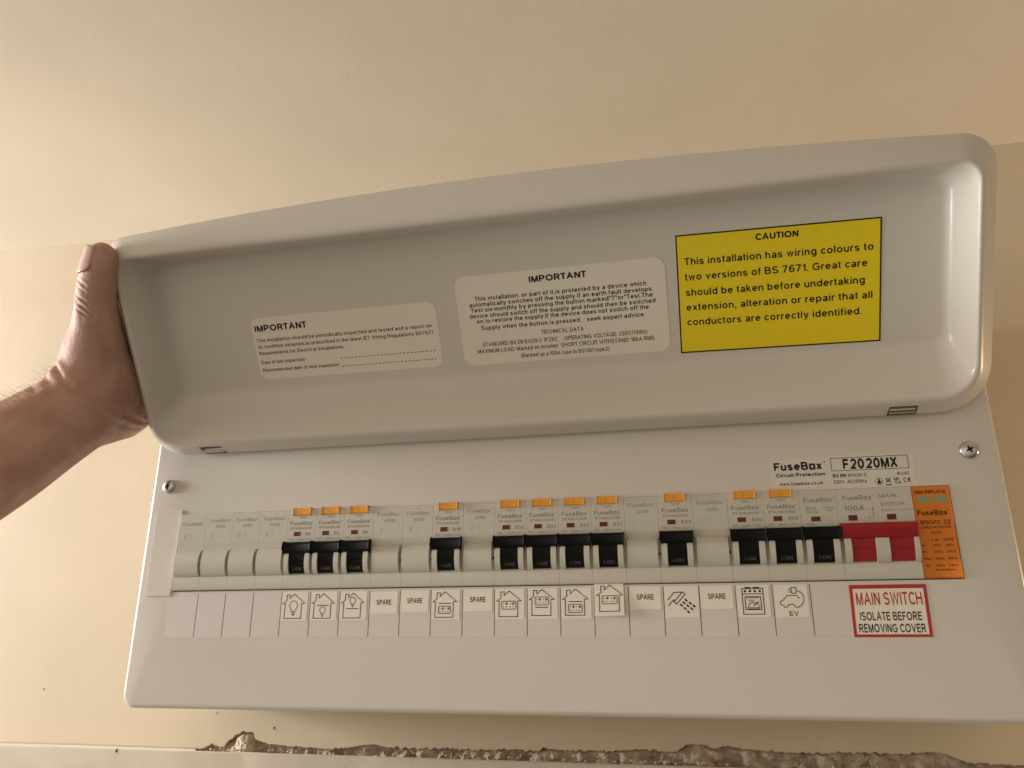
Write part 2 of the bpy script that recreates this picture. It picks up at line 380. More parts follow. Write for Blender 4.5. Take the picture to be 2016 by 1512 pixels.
# casing: front cover with rounded edges, the long cut-out for the modules, and sides back to the wall
X0, X1, Z0, Z1 = -24.1, 457.8, -65.0, 168.0
HX0, HX1, HZ0, HZ1 = 0.3, 431.4, -0.45, 45.55
def casing():
    mb = MB(); L = []
    L.append([(x, y, -WY + .2) for x, y in rrect(X0, X1, Z0, Z1, 8)])
    for a in range(0, 91, 15):
        c, s_ = math.cos(math.radians(a)), math.sin(math.radians(a)); R = 3.0
        L.append([(x, y, -R + R*s_) for x, y in rrect(X0 + R*(1-c), X1 - R*(1-c), Z0 + R*(1-c), Z1 - R*(1-c), 8 - R*(1-c))])
    loops(mb, L)
    # ring face with hole
    out = L[-1]; hole = [(HX0, HZ0), (HX1, HZ0), (HX1, HZ1), (HX0, HZ1)]
    bm = bmesh.new(); es = []
    for ring in ([(p[0], p[1]) for p in out], hole):
        vv = [bm.verts.new((p[0], p[1], 0)) for p in ring]
        es += [bm.edges.new((vv[i], vv[(i+1) % len(vv)])) for i in range(len(vv))]
    bmesh.ops.triangle_fill(bm, use_beauty=True, use_dissolve=False, edges=es, normal=(0, 0, 1))
    bm.verts.index_update()
    mb.add([tuple(v.co) for v in bm.verts], [tuple(v.index for v in (f.verts if f.normal.z > 0 else reversed(f.verts))) for f in bm.faces]); bm.free()
    mb.add([(x, y, 0) for x, y in hole] + [(x, y, -1.6) for x, y in hole], [(0, 4, 5, 1), (1, 5, 6, 2), (2, 6, 7, 3), (3, 7, 4, 0)])
    return mb
cas = casing().obj("cover", Mt["steel"], unit, smooth=30)
bm = bmesh.new(); bm.from_mesh(cas.data); bmesh.ops.remove_doubles(bm, verts=bm.verts, dist=1e-6); bmesh.ops.recalc_face_normals(bm, faces=bm.faces); bm.to_mesh(cas.data); bm.free()
cas.data.polygons.foreach_set("use_smooth", [True]*len(cas.data.polygons)); cas.data.set_sharp_from_angle(angle=math.radians(30))
MB().box(-12, 444, -12, 58, -60, -14).obj("interior_shade", Mt["dark"], unit)  # near-black block paints the unlit inside of the casing

# screws
def screw(cx, cy, rot, r):
    mb = MB(); n = 28; prof = [(r, .0), (r, .5), (r*.95, 1.1), (r*.8, 1.7), (r*.55, 2.15), (r*.3, 2.3)]
    L = [[(a*math.cos(2*math.pi*i/n), a*math.sin(2*math.pi*i/n), h) for i in range(n)] for a, h in prof]
    loops(mb, L); mb.add(L[-1], [tuple(range(n))])
    me = mb.mesh("screw", [Mt["chrome"], Mt["dark"]], 40)
    s = link("screw", me, unit); s.location = (cx*MM, cy*MM, .05*MM); s.rotation_euler = (0, 0, rot)
    # cross recess: near-black bars laid over the head, its shade painted in colour
    c = MB()
    for k in range(4):
        a = k*math.pi/2; ca, sa = math.cos(a), math.sin(a)
        def P(u, v, h): return (u*ca - v*sa, u*sa + v*ca, h)
        l = r*.52; wd = r*.13
        c.add([P(0, -wd, 2.42), P(l*.5, -wd*.9, 2.36), P(l, -wd*.6, 2.12), P(l, wd*.6, 2.12), P(l*.5, wd*.9, 2.36), P(0, wd, 2.42)], [(0, 1, 4, 5), (1, 2, 3, 4)])
    c.obj("cross_recess_shade", Mt["dark"], s)
    return s
screw(-11.8, 63.3, .35, 4.3); screw(443.4, 62.8, .5, 4.6)

# lid: pressed steel tray, inside towards us
TILT = math.radians(33.96)
LID_ROT = (math.pi/2 + TILT, 0, 0)
lid_loc = Vector((0, -4.0, 82.2))
def lid_mesh():
    mb = MB(); N = dict(n=8, nside=10)
    LX0, LX1, LY1 = -21.25, 455.4, 134.9
    def ring(x0, x1, y0, y1, r, w_, crown=0): return [Vector((x, y, w_)) for x, y in rrect(x0, x1, y0, y1, r, crown=crown, **N)]
    A = ring(LX0, LX1, 0, LY1, (22, 24, 15, 13), 0, 8.7)
    Bc = ring(-12.9, 446.6, 9.4, 123.6, (16, 16, 10, 9), 9)
    Cc = ring(.3, 439.8, 31.5, 117.2, (9, 8, 7, 8), -14)
    D = ring(6.5, 435.6, 36.6, 113.6, (7, 7, 6, 6), -14)
    back0 = ring(LX0 + .5, LX1 - .5, .5, LY1 - .5, (22, 24, 15, 13), -1.6, 8.5)
    back1 = ring(-6, 445, 27, 122, (14, 14, 12, 12), -16.2)
    L = []
    n = len(A)
    def lerp(a, b, t): return [p.lerp(q, t) for p, q in zip(a, b)]
    def bez(a, c, b, t): return [p*(1-t)**2 + q*2*t*(1-t) + r_*t*t for p, q, r_ in zip(a, c, b)]
    L.append(back1); L.append(lerp(back1, back0, .9)); L.append(back0)
    L.append(lerp(back0, A, .7)); L.append(A)
    a0 = lerp(A, Bc, .62); b0 = lerp(Bc, Cc, .14)
    L.append(lerp(A, Bc, .04)); L.append(a0)
    for t in (.17, .33, .5, .67, .83, 1): L.append(bez(a0, Bc, b0, t))
    c0 = lerp(Bc, Cc, .78); L.append(lerp(Bc, Cc, .42)); L.append(c0)
    for t in (.2, .4, .6, .8, 1): L.append(bez(c0, Cc, D, t))
    loops(mb, [[tuple(p) for p in l] for l in L])
    mb.add([tuple(p) for p in L[-1]], [tuple(range(n))]); mb.add([tuple(p) for p in L[0]], [tuple(reversed(range(n)))])
    return mb
lid = lid_mesh().obj("lid", Mt["steel"], unit, smooth=60)
bm = bmesh.new(); bm.from_mesh(lid.data); bmesh.ops.remove_doubles(bm, verts=bm.verts, dist=1e-6)
bmesh.ops.recalc_face_normals(bm, faces=bm.faces); bm.to_mesh(lid.data); bm.free()
# cut the two hinge notches
cut = MB(); cut.box(13.6, 28.6, -3, 7.4, -1.2, 6); cut.box(406.8, 420.8, -3, 7.4, -1.2, 6)
cut_o = cut.obj("notch_cutter", Mt["dark"], unit)
md = lid.modifiers.new("notch", 'BOOLEAN'); md.object = cut_o; md.operation = 'DIFFERENCE'; md.solver = 'EXACT'
dg = bpy.context.evaluated_depsgraph_get(); dg.update()
nm = bpy.data.meshes.new_from_object(lid.evaluated_get(dg)); lid.modifiers.clear()
old = lid.data; lid.data = nm; nm.name = "lid"; bpy.data.meshes.remove(old); bpy.data.objects.remove(cut_o)
nm.polygons.foreach_set("use_smooth", [True]*len(nm.polygons)); nm.set_sharp_from_angle(angle=math.radians(50))
lid.location = (lid_loc.x*MM, lid_loc.z*MM, -lid_loc.y*MM); lid.rotation_euler = (TILT, 0, 0)
for x0, x1 in ((14.2, 28.0), (407.4, 420.2)):
    mb = MB(); n = 20; r = 2.3; mb.mi = 0
    L = [[(x, 2.9 + a*math.cos(2*math.pi*i/n), .4 + a*math.sin(2*math.pi*i/n)) for i in range(n)] for x, a in ((x0, r*.8), (x0 + .3, r), (x1 - .3, r), (x1, r*.8))]
    loops(mb, L); mb.add(L[0], [tuple(range(n))]); mb.add(L[-1], [tuple(reversed(range(n)))])
    mb.mi = 1; mb.box(x0 - .55, x1 + .55, -.4, 7.3, -1.15, -.7)  # dark plate added as painted shade inside the notch
    mb.obj("hinge", [Mt["brass"], Mt["dark"]], lid, smooth=40)

# ------------------------------------------------------------------ stickers on the lid
def plate(name, outline, thick, m, loc, rot, p0=0.0):
    mb = MB(); n = len(outline)
    loops(mb, [[(x, y, p0) for x, y in outline], [(x, y, p0 + thick) for x, y in outline]])
    mb.add([(x, y, p0 + thick) for x, y in outline], [tuple(range(n))])
    o = mb.obj(name, m)
    o.location = tuple(c*MM for c in loc); o.rotation_euler = rot
    return o
lidn = Vector((0, -math.cos(TILT), -math.sin(TILT)))
fl = lid_loc + lidn*(-13.97)                       # origin of the lid floor plane
TH = .14; PR = TH + .05
def lid_sticker(name, outline, m, lines, label, extra=None):
    o = plate(name, [(3.35 + .989*x, 1.6 + .989*y) for x, y in outline], TH, m, fl, LID_ROT)
    tag(o, label, "sticker", "printed notices on the lid")
    mb = MB()
    for ln in lines: text(mb, *ln[:5], PR, ln[5] if len(ln) > 5 else 0, ln[6] if len(ln) > 6 else None)
    if extra: extra(mb)
    mb.v = [(3.35 + .989*x, 1.6 + .989*y, z) for x, y, z in mb.v]
    mb.obj("lettering", Mt["ink"], o)
    return o
def dashes(mb):
    for x0, x1, y in ((105.0, 164.9, 49.2), (105.1, 165.1, 44.2)):
        n = 26
        for k in range(n):
            a = x0 + (x1 - x0)*k/(n - .45); mb.rect(a, a + (x1 - x0)/n*.55, y, y + .42, PR)
lid_sticker("inspection_notice", rrect(50.6, 168.6, 39.6, 78.4, 5.5), Mt["sticker"], [
    ("IMPORTANT", 52.8, 86.9, 70.0, 3.6, 1),
    ("This installation should be periodically inspected and tested and a report on", 52.5, 164.8, 63.4, 2.15),
    ("its condition obtained,as prescribed in the latest IET Wiring Regulations BS7671", 52.6, 165.0, 59.4, 2.15),
    ("Requirements for Electrical Installations.", 52.7, 108.6, 55.35, 2.15),
    ("Date of last inspection:", 52.8, 82.1, 49.6, 2.1), ("Recommended date of next inspection:", 52.9, 103.7, 44.7, 2.1)],
    "white rounded notice with two dashed date lines, left on the lid", dashes)
lid_sticker("test_notice", rrect(181.7, 300.0, 38.5, 90.7, 6), Mt["sticker"], [
    ("IMPORTANT", 225.0, 257.2, 83.9, 3.3, 1),
    ("This installation. or part of it,is protected by a device which", 192.5, 289.5, 76.2, 2.4, 2),
    ("automatically switches off the supply if an earth fault develops.", 188.9, 292.9, 72.9, 2.4, 2),
    ("Test six-monthly by pressing the button marked\"T\"or\"Test.The", 189.4, 292.4, 69.7, 2.4, 2),
    ("device should switch off the supply and should then be switched", 188.2, 293.7, 66.3, 2.4, 2),
    ("on to restore the supply.If the device does not switch off the", 192.0, 289.8, 63.1, 2.4, 2),
    ("Supply when the button is pressed ,  seek expert advice.", 194.2, 287.6, 59.1, 2.4, 2),
    ("TECHNICAL DATA", 228.8, 252.9, 53.9, 2.3),
    ("STANDARD: BS EN 61439-3  IP2XC     OPERATING VOLTAGE: 230V//50Hz", 193.7, 288.1, 49.3, 2.3),
    ("MAXIMUM LOAD: Marked on incomer  SHORT CIRCUIT WITHSTAND: 16kA RMS", 190.4, 291.5, 45.5, 2.3),
    ("(Backed up a 100A fuse to BS1361 type2)", 215.5, 266.2, 41.3, 2.2)],
    "white rounded notice full of small centred print, in the middle of the lid")
cau = lid_sticker("caution_notice", [(305.4, 36.6), (408.4, 35.1), (409.6, 99.7), (306.6, 101.2)], Mt["yellow"], [
    ("CAUTION", 347.6, 369.1, 94.5, 3.1, 1, 94.2),
    ("This installation has wiring colours to", 310.5, 405.5, 84.9, 3.7, 2, 83.5),
    ("two versions of BS 7671. Great care", 310.3, 402.4, 76.6, 3.7, 2, 75.4),
    ("should be taken before undertaking", 310.2, 401.1, 68.2, 3.7, 2, 66.6),
    ("extension, alteration or repair that all", 310.0, 404.7, 60.1, 3.7, 2, 58.5),
    ("conductors are correctly identified.", 309.9, 399.4, 51.9, 3.7, 2, 50.4)],
    "yellow caution notice with black border about wiring colours, right on the lid",
    lambda mb: mb.stroke([(305.75, 36.95), (408.05, 35.5), (409.25, 99.35), (306.95, 100.85)], .75, PR, True))
# crease in the yellow sticker: a slight raised fold
mb = MB()
fold = [(355.2, 99.8), (354.2, 93), (355.4, 84), (355.0, 70), (355.3, 60), (354.8, 50), (354.9, 36.9)]
for wd, h in ((.55, .22),):
    L1 = [(x - wd, y, TH + .01) for x, y in fold]; C1 = [(x, y, TH + h*.16) for x, y in fold]; L2 = [(x + wd, y, TH + .01) for x, y in fold]
    n = len(fold); mb.add(L1 + C1 + L2, [(i, i + 1, n + i + 1, n + i) for i in range(n-1)] + [(n + i, n + i + 1, 2*n + i + 1, 2*n + i) for i in range(n-1)])
mb.v = [(3.35 + .989*x, 1.6 + .989*y, z) for x, y, z in mb.v]
mb.obj("fold", Mt["yellow"], cau)

# ------------------------------------------------------------------ stickers on the cover
def face_plate(name, outline, m, thick=.12, p0=0.02): return plate(name, outline, thick, m, (0, 0, 0), FACE, p0)
strip = face_plate("label_strip", [(-.9, -26.6), (378.2, -26.6), (378.2, -1.3), (-2.3, -1.3)], Mt["paper"], .12)
tag(strip, "long white paper circuit label strip under the row of breakers", "label strip")
mb = MB()
for i in range(1, 21): mb.rect(18*i - .2, 18*i + .2, -26.2, -1.6, .16)
mb.obj("divider_lines", Mt["line"], strip)
fs_ = face_plate("filler_strip", [(-17.3, -2.9), (-.7, -2.9), (.3, 48.1), (-17.0, 48.1)], Mt["film"], .7)
tag(fs_, "plain white filler strip beside the leftmost blank module", "filler strip")

br = face_plate("maker_label", [(347, 45.5), (417.2, 45.5), (417.2, 63), (347, 63)], Mt["film"], .08)
tag(br, "maker label with boxed F2020MX model number above the breakers", "sticker")
mb = MB(); p = .15
text(mb, "FuseBox", 348.9, 372.8, 56.5, 3.9, p, 1); mb.disc(374.2, 60.0, .42, p)
text(mb, "Circuit Protection", 349.6, 373.9, 53.0, 1.75, p, 1)
text(mb, "www.fusebox.co.uk", 350.9, 372.4, 48.4, 1.7, p, 2)
mb.frame(377.3, 414.5, 54.95, 61.9, .28, p)
text(mb, "F2020MX", 383.1, 409.3, 55.95, 4.95, p, 1)
text(mb, "BS EN", 377.5, 384.0, 51.7, 1.6, p, 1); text(mb, "61439-3", 385.0, 393.6, 51.7, 1.6, p)
text(mb, "IP2XC", 408.4, 414.3, 51.6, 1.5, p); text(mb, "230V  AC/50Hz", 377.3, 393.6, 48.4, 1.7, p, 2)
circ = lambda cx, cy, r, n=18: [(cx + r*math.cos(2*math.pi*i/n), cy + r*math.sin(2*math.pi*i/n)) for i in range(n)]
mb.stroke(circ(399.4, 48.8, 1.75), .22, p, True); mb.disc(399.4, 48.3, .95, p, 10, .85); mb.rect(399.0, 399.8, 48.9, 50.1, p)
mb.stroke([(402.5, 50.3), (405.0, 47.9)], .3, p); mb.stroke([(405.0, 50.3), (402.5, 47.9)], .3, p + .01)
mb.frame(402.9, 404.7, 48.3, 50.1, .25, p + .02); mb.rect(402.4, 405.2, 46.6, 47.1, p)
text(mb, "UK", 406.4, 408.9, 49.0, 1.4, p, 1); text(mb, "CA", 407.0, 409.8, 47.2, 1.4, p, 1)
text(mb, "C", 410.9, 412.3, 47.9, 2.2, p, 2); text(mb, "\u20ac", 412.9, 414.4, 47.9, 2.2, p, 2)
mb.obj("lettering", Mt["ink"], br)

ms = face_plate("main_switch_notice", [(377.9, -27.0), (413.3, -27.0), (413.6, -2.4), (378.4, -2.4)], Mt["sticker"], .16, .05)
tag(ms, "white notice in a thick red frame under the main switch", "sticker")
mb = MB(); q = .26
mb.add([(377.9,-27,q),(413.3,-27,q),(413.6,-2.4,q),(378.4,-2.4,q),(379.4,-25.7,q),(411.8,-25.7,q),(412.1,-4.3,q),(379.9,-4.3,q)], [(0,1,5,4),(1,2,6,5),(2,3,7,6),(3,0,4,7)])
mb.obj("red_frame", Mt["inkred"], ms)
mb = MB(); text(mb, "MAIN SWITCH", 381.0, 410.9, -12.0, 5.9, q, 0); mb.obj("red_lettering", Mt["inkred"], ms)
mb = MB(); text(mb, "ISOLATE BEFORE", 381.8, 409.6, -19.2, 3.85, q, 2); text(mb, "REMOVING COVER", 380.7, 410.6, -24.8, 3.85, q, 2)
mb.obj("lettering", Mt["ink"], ms)

# --- little circuit stickers
LW = .42; SP = .33
def house(mb, cx, top=-2.8, W=13.7, H=13.4):
    def N(x, y): return (cx + (x - 206)/248*W, top - (y - 1008)/260*H)
    mb.stroke([N(208,1008), N(330,1110), N(295,1110), N(295,1268), N(108,1268), N(110,1110), N(82,1110), N(125,1080), N(125,1018), N(160,1018), N(158,1055)], LW, SP, True)
    return N
def bulb(mb, cx, cy, h, wd):
    # cy = top, h = overall height, wd = bulb width
    r = wd/2; n = 15; pts = []
    for i in range(n + 1):
        a = math.radians(-40 + 260*i/n); pts.append((cx + r*math.cos(a), cy - r + r*math.sin(a)))
    nb = cy - h*.72
    pts = [(cx + r*.42, nb)] + pts + [(cx - r*.42, nb)]
    mb.stroke(pts, LW*.85, SP, True)
    mb.rect(cx - r*.42, cx + r*.42, cy - h*.84, cy - h*.78, SP); mb.rect(cx - r*.28, cx + r*.28, cy - h, cy - h*.89, SP)
def socket(mb, cx, top, wd=7.8, h=4.1):
    mb.stroke([(x, y) for x, y in rrect(cx - wd/2, cx + wd/2, top - h, top, .6, 3, 1)], LW*.9, SP, True)
    for s in (-1, 1):
        c = cx + s*wd*.235
        mb.rect(c + .25, c + 1.15, top - 1.8, top - .65, SP); mb.rect(c - 1.05, c - .65, top - 1.6, top - .95, SP)
        mb.rect(c - 1.4, c - .75, top - 3.1, top - 2.7, SP); mb.rect(c + .1, c + .75, top - 3.1, top - 2.7, SP)
def bar(mb, cx, y, wd=7.2): mb.rect(cx - wd/2, cx + wd/2, y - .22, y + .22, SP)
GR = "small stickers under the breakers"
def small(cell, x0, x1, y0, y1, label, draw=None, tx=None, ink="ink", rot=0, name="circuit_sticker"):
    o = plate(name, [(x0, y0), (x1, y0), (x1, y1), (x0, y1)], .10, Mt["sticker"], (0, 0, 0), FACE, .17)
    if rot:
        cx, cy = (x0 + x1)/2, (y0 + y1)/2
        o.matrix_world = Matrix.Rotation(math.pi/2, 4, 'X') @ Matrix.Translation((cx*MM, cy*MM, .9*MM)) @ Matrix.Rotation(rot, 4, 'Z') @ Matrix.Rotation(-.1, 4, 'X') @ Matrix.Translation((-cx*MM, -cy*MM, 0))
    tag(o, label, "sticker", GR)
    mb = MB()
    if draw: draw(mb)
    if tx: text(mb, *tx)
    mb.obj("printed_symbol" if draw else "lettering", Mt[ink], o)
    return o
def cc(i): return 18*(i - 1) + 7.9
def s5(mb): house(mb, cc(5)); bulb(mb, cc(5), -6.6, 8.0, 4.9)
def s6(mb): house(mb, cc(6)); bar(mb, cc(6), -9.2); bulb(mb, cc(6), -10.0, 5.4, 3.4)
def s7(mb): house(mb, cc(7)); bar(mb, cc(7), -11.2); bulb(mb, cc(7), -5.0, 5.4, 3.4)
def s10(mb): house(mb, cc(10)); bar(mb, cc(10), -8.9); socket(mb, cc(10), -10.4, 6.9, 3.8)
def s12(mb): house(mb, cc(12)); socket(mb, cc(12), -8.2)
def s13(mb): house(mb, cc(13), -2.3); socket(mb, cc(13), -6.2, 7.2); bar(mb, cc(13), -11.5)
def s14(mb): house(mb, cc(14), -2.3); bar(mb, cc(14), -8.8); socket(mb, cc(14), -10.2, 7.2)
def s15(mb): house(mb, cc(15) + .3, -.6); socket(mb, cc(15) + .3, -6.1)
for i, f_, lb in ((5, s5, "house sticker with one large light bulb filling the outline"), (6, s6, "house sticker with a light bulb below a floor line"),
                  (7, s7, "house sticker with a light bulb above a floor line"), (10, s10, "house sticker with socket below a floor line, between two SPARE stickers"),
                  (12, s12, "house sticker with socket and no floor line, lying flat right of a SPARE sticker"),
                  (13, s13, "house sticker with a double socket above a floor line"), (14, s14, "house sticker with socket below a floor line, left of the raised house sticker"),):
    a = 18*(i - 1); small(i, a + .5, a + 16.4, -17.4, -1.75, lb, f_)
small(15, 252.2, 267.6, -16.3, .3, "crooked raised house sticker with socket, lapping up onto its breaker", s15, rot=.012)
for i, lb in ((8, "SPARE sticker right of the three light bulb stickers, first of a pair"), (9, "SPARE sticker immediately left of the first socket house sticker"),
              (11, "SPARE sticker between two house socket stickers"), (16, "SPARE sticker left of the shower sticker"), (18, "SPARE sticker between shower and cooker stickers")):
    a = 18*(i - 1); dz = {8: -.6, 9: .0, 11: .2, 16: .4, 18: .3}[i]
    small(i, a + .7, a + 16.6, -13.5 + dz, -1.7 + min(dz, 0), lb, tx=("SPARE", a + 4.3, a + 13.0, -8.6 + dz, 2.6, SP, 2), name="spare_sticker")
def shower(mb):
    def N(x, y): return (288 + (x - 265)/39.2, -1.9 - (y - 210)/39.5)
    st = lambda *p, w=.45: mb.stroke([N(*a) for a in p], w, SP)
    st((345,475), (470,325), (640,318)); st((345,585), (460,470), (465,520))
    mb.stroke([N(*a) for a in ((640,318), (690,365), (515,555), (470,505))], .45, SP + .01, True)
    for x, y in ((705,480), (785,540), (857,595), (660,530), (735,590), (808,648), (607,577), (675,642), (738,708)):
        a = N(x - 22, y - 22); b = N(x + 22, y + 22); mb.stroke([a, b], .85, SP)
small(17, 288.6, 305.6, -17.2, -1.7, "shower head sticker spraying dashed water drops", shower)
def oven(mb):
    def N(x, y): return (342 + (x - 1440 - 0 - 38/5.04*0)/1, y)
    ox, oy = 327.0, -3.2; W_, H_ = 10.6, 12.9
    fr = lambda x0, x1, y0, y1, t=.42: mb.frame(ox + x0, ox + x1, oy - y1, oy - y0, t, SP)
    fr(0, W_, 0, H_); mb.rect(ox + .4, ox + W_ - .4, oy - 3.05, oy - 2.65, SP)
    mb.rect(ox + 1.7, ox + 4.5, oy + .05, oy + .6, SP); mb.rect(ox + 5.7, ox + 8.7, oy + .05, oy + .6, SP)
    for k in range(4): mb.disc(ox + 1.7 + k*2.4, oy - 1.5, .62, SP)
    fr(1.3, W_ - 1.3, 4.0, H_ - 2.2); mb.rect(ox + 2.2, ox + W_ - 2.2, oy - 4.9, oy - 4.6, SP)
    mb.stroke([(ox + 2.8, oy - 9.0), (ox + 3.4, oy - 7.6), (ox + 5.0, oy - 6.9), (ox + 6.6, oy - 7.2), (ox + 7.7, oy - 8.0), (ox + 7.9, oy - 9.2)], .36, SP)
    mb.stroke([(ox + 5.2, oy - 8.6), (ox + 6.2, oy - 7.9), (ox + 7.4, oy - 7.1), (ox + 8.0, oy - 6.6)], .5, SP + .01)
    mb.stroke([(ox + 2.4, oy - 9.5), (ox + 8.3, oy - 9.5), (ox + 7.9, oy - 10.1), (ox + 2.9, oy - 10.1)], .3, SP, True)
    for k in range(3): mb.stroke([(ox + 3.2 + k*.9, oy - 6.6), (ox + 3.7 + k*1.0, oy - 5.6)], .32, SP)
small(19, 324.6, 340.4, -17.4, -1.75, "black cooker sticker with a roast in its oven", oven)
def ev(mb):
    def N(x, y): return (360 + (x - 407)/37.2*1.85, -1.7 - (y - 155)/38.6*1.95)
    s_ = 1/ (5.04*4.03)
    def N(x, y): return (342.0 + (x - 407 - (y - 155)*.085)/20.3, -1.6 - (y - 155)/20.1)
    st = lambda *p, c=False: mb.stroke([N(*a) for a in p], .42, SP, c)
    st((592,187), (642,187), (642,243), (600,243), c=True); st((565,205), (594,205)); st((568,230), (596,230))
    st((644,215), (690,235), (715,275), (718,310), (705,345), (680,370), (655,382), (632,372), (615,350), (572,352), (558,374), (535,380), (515,360), (490,352), (488,325), (520,305), (556,265), (648,265), (676,295))
    text(mb, "EV", N(578, 460)[0], N(660, 460)[0] + .3, N(575, 462)[1], 2.35, SP, 0)
e_ = small(20, 343.0, 358.6, -17.6, -1.75, "electric car charging sticker with green outline car and plug", ev, ink="inkgreen")

# ================================================================== MODULES IN THE ROW
PITCH_ = 17.93
def cell_x(i): return (i - 1)*PITCH_ + .7
BK = -11.0
FACEP = 2.0; LIP = 1.6
def body_common(mb, wd):
    g = .05
    mb.prism([(45.35, BK), (45.35, FACEP - .5), (44.9, FACEP), (28.4, FACEP), (26.8, 1.55), (24.4, .8), (22.4, .6), (22.4, BK)], g, wd - g)       # text face and slope
    mb.prism([(22.4, BK), (22.4, .7), (7.8, .9), (7.8, BK)], g, wd - g)                                                        # floor of the middle
    mb.prism([(7.8, BK), (7.8, LIP - .15), (7.5, LIP), (1.2, LIP), (.4, LIP - .35), (.05, LIP - 1.0), (.05, BK)], g, wd - g)               # lower lip
CHEEK = [(23.0, .2), (23.0, 2.6), (22.2, 3.7), (20.0, 4.6), (17.4, 5.1), (14.6, 5.1), (11.8, 4.6), (9.6, 3.6), (8.2, 2.3), (7.6, 1.2)]
BUMP = [(23.4, .2), (23.0, 2.1), (22.0, 3.2), (20.0, 4.1), (17.4, 4.6), (14.6, 4.6), (11.8, 4.1), (9.6, 3.1), (8.2, 2.1), (7.7, 1.2)]
def rev(pr): return [(y, p) for y, p in pr]
_cache = {}
def cached(key, fn):
    if key not in _cache: _cache[key] = fn()
    return _cache[key]
def mesh_rcbo_body():
    mb = MB(); body_common(mb, PITCH_)
    for a, b in ((1.0, 3.9), (14.0, 16.9)): mb.prism(CHEEK, a, b)
    return mb.mesh("body", Mt["module"], 30)
def mesh_blank_body():
    mb = MB(); body_common(mb, PITCH_); mb.prism(BUMP, 1.0, 16.9)
    return mb.mesh("body", Mt["module"], 30)
def mesh_toggle():
    mb = MB()
    mb.prism([(22.0, .8), (22.0, 5.2), (19.0, 4.5), (15.6, 4.0), (15.4, 3.7), (14.7, 3.7), (14.5, 3.9), (13.7, 3.8), (13.5, 3.5), (12.8, 3.4), (12.6, 3.5), (10.4, 3.0), (8.7, 2.3), (8.6, .8)], 3.95, 13.95)
    me0 = mb
    t = MB(); t.prism([(26.2, 2.4), (26.1, 5.2), (25.2, 6.5), (22.0, 6.6), (20.3, 5.9), (19.6, 4.6), (19.7, 2.4)], .35, 17.55)
    t.v = [(x + ((.45 if x < 9 else -.45) if y < 21 else 0), y, z) for x, y, z in t.v]
    tm = t.mesh("toggle", Mt["black"], None, .55)
    o = len(me0.v)
    me0.add([(v.co.x/MM, v.co.y/MM, v.co.z/MM) for v in tm.vertices], [tuple(p.vertices) for p in tm.polygons]); bpy.data.meshes.remove(tm)
    return me0.mesh("toggle", Mt["black"], 35)
def mesh_on():
    mb = MB(); text(mb, "I-ON", 6.5, 11.9, 10.2, 1.7, 3.58, 0); return mb.mesh("lettering", Mt["inkwhite"])
def mesh_button():
    mb = MB(); mb.prism([(46.1, .3), (46.1, 3.0), (42.1, 3.0), (41.9, .3)], 3.7, 14.3)
    mb2 = mb.mesh("test_button", Mt["orange"], 40, .35); return mb2
def mesh_button_mark():
    mb = MB(); mb.rect(8.3, 8.7, 42.6, 45.4, 3.03); mb.rect(9.4, 9.6, 42.9, 44.6, 3.03); return mb.mesh("mark", Mt["spd"])
def mesh_flag(dx=0, y0=29.9, y1=32.4, x0=4.6, x1=8.9):
    mb = MB(); mb.rect(x0, x1, y0, y1, FACEP + .04); return mb.mesh("flag_window", Mt["flagred"])
def mesh_flagrim(x0=4.6, x1=8.9, y0=29.9, y1=32.4):
    mb = MB(); t = .3; P0 = FACEP + .0; P1 = FACEP + .10
    for a in ((x0 - t, x1 + t, y1, y1 + t), (x0 - t, x0, y0 - t, y1), (x0 - t, x1 + t, y0 - t, y0), (x1, x1 + t, y0, y1)):
        mb.box(a[0], a[1], a[2], a[3], P0 - .1, P1)
    return mb.mesh("flag_surround", Mt["module"])
def mesh_rcbo_text(code, rating):
    mb = MB(); p = FACEP + .05
    text(mb, "TEST", 7.0, 11.7, 40.0, 1.15, p, 0)
    text(mb, "FuseBox", 1.9, 15.7, 36.3, 2.15, p, 2); mb.disc(16.5, 38.2, .32, p, 8)
    text(mb, code, 2.4, 15.6, 33.8, 1.35, p, 0)
    w_ = 4.9 if len(rating) > 2 else 3.2
    text(mb, rating, 11.9, 11.9 + w_, 30.2, 1.75, p, 2)
    return mb.mesh("lettering", Mt["inkgrey"])
def mesh_rcbo_small():
    mb = MB(); p = FACEP + .05
    text(mb, "PRC", 1.5, 4.6, 27.9, .75, p, 1); text(mb, "30mA", 7.0, 11.0, 27.8, .85, p, 1); text(mb, "10kA", 12.6, 15.8, 27.9, .7, p, 0)
    mb.stroke([(2.9, 41.6), (3.4, 39.6), (3.4, 38.9)], .12, p); mb.stroke([(15.1, 41.6), (14.7, 39.6), (14.7, 38.9)], .12, p)
    return mb.mesh("small_print", Mt["inkfaint"])
def place(i, name, label, cat, group=None):
    o = empty(name, cell_x(i) + 0, 0, 0); return tag(o, label, cat, group)
def kid(parent, name, me): return link(name, me, parent)
GB = "miniature circuit breakers in the row"
def rcbo(i, code, rating, label):
    r = place(i, "circuit_breaker", label, "circuit breaker", GB)
    kid(r, "body", cached("rb", mesh_rcbo_body))
    t = kid(r, "toggle", cached("tg", mesh_toggle)); kid(t, "lettering", cached("on", mesh_on))
    b = kid(r, "test_button", cached("bt", mesh_button)); kid(b, "mark", cached("bm", mesh_button_mark))
    kid(r, "flag_window", cached("fl", mesh_flag)); kid(r, "flag_surround", cached("fr", mesh_flagrim))
    kid(r, "lettering", cached(("t", code), lambda: mesh_rcbo_text(code, rating))); kid(r, "small_print", cached("sp", mesh_rcbo_small))
    return r
ABOVE = "black toggle breaker with orange test button above the "
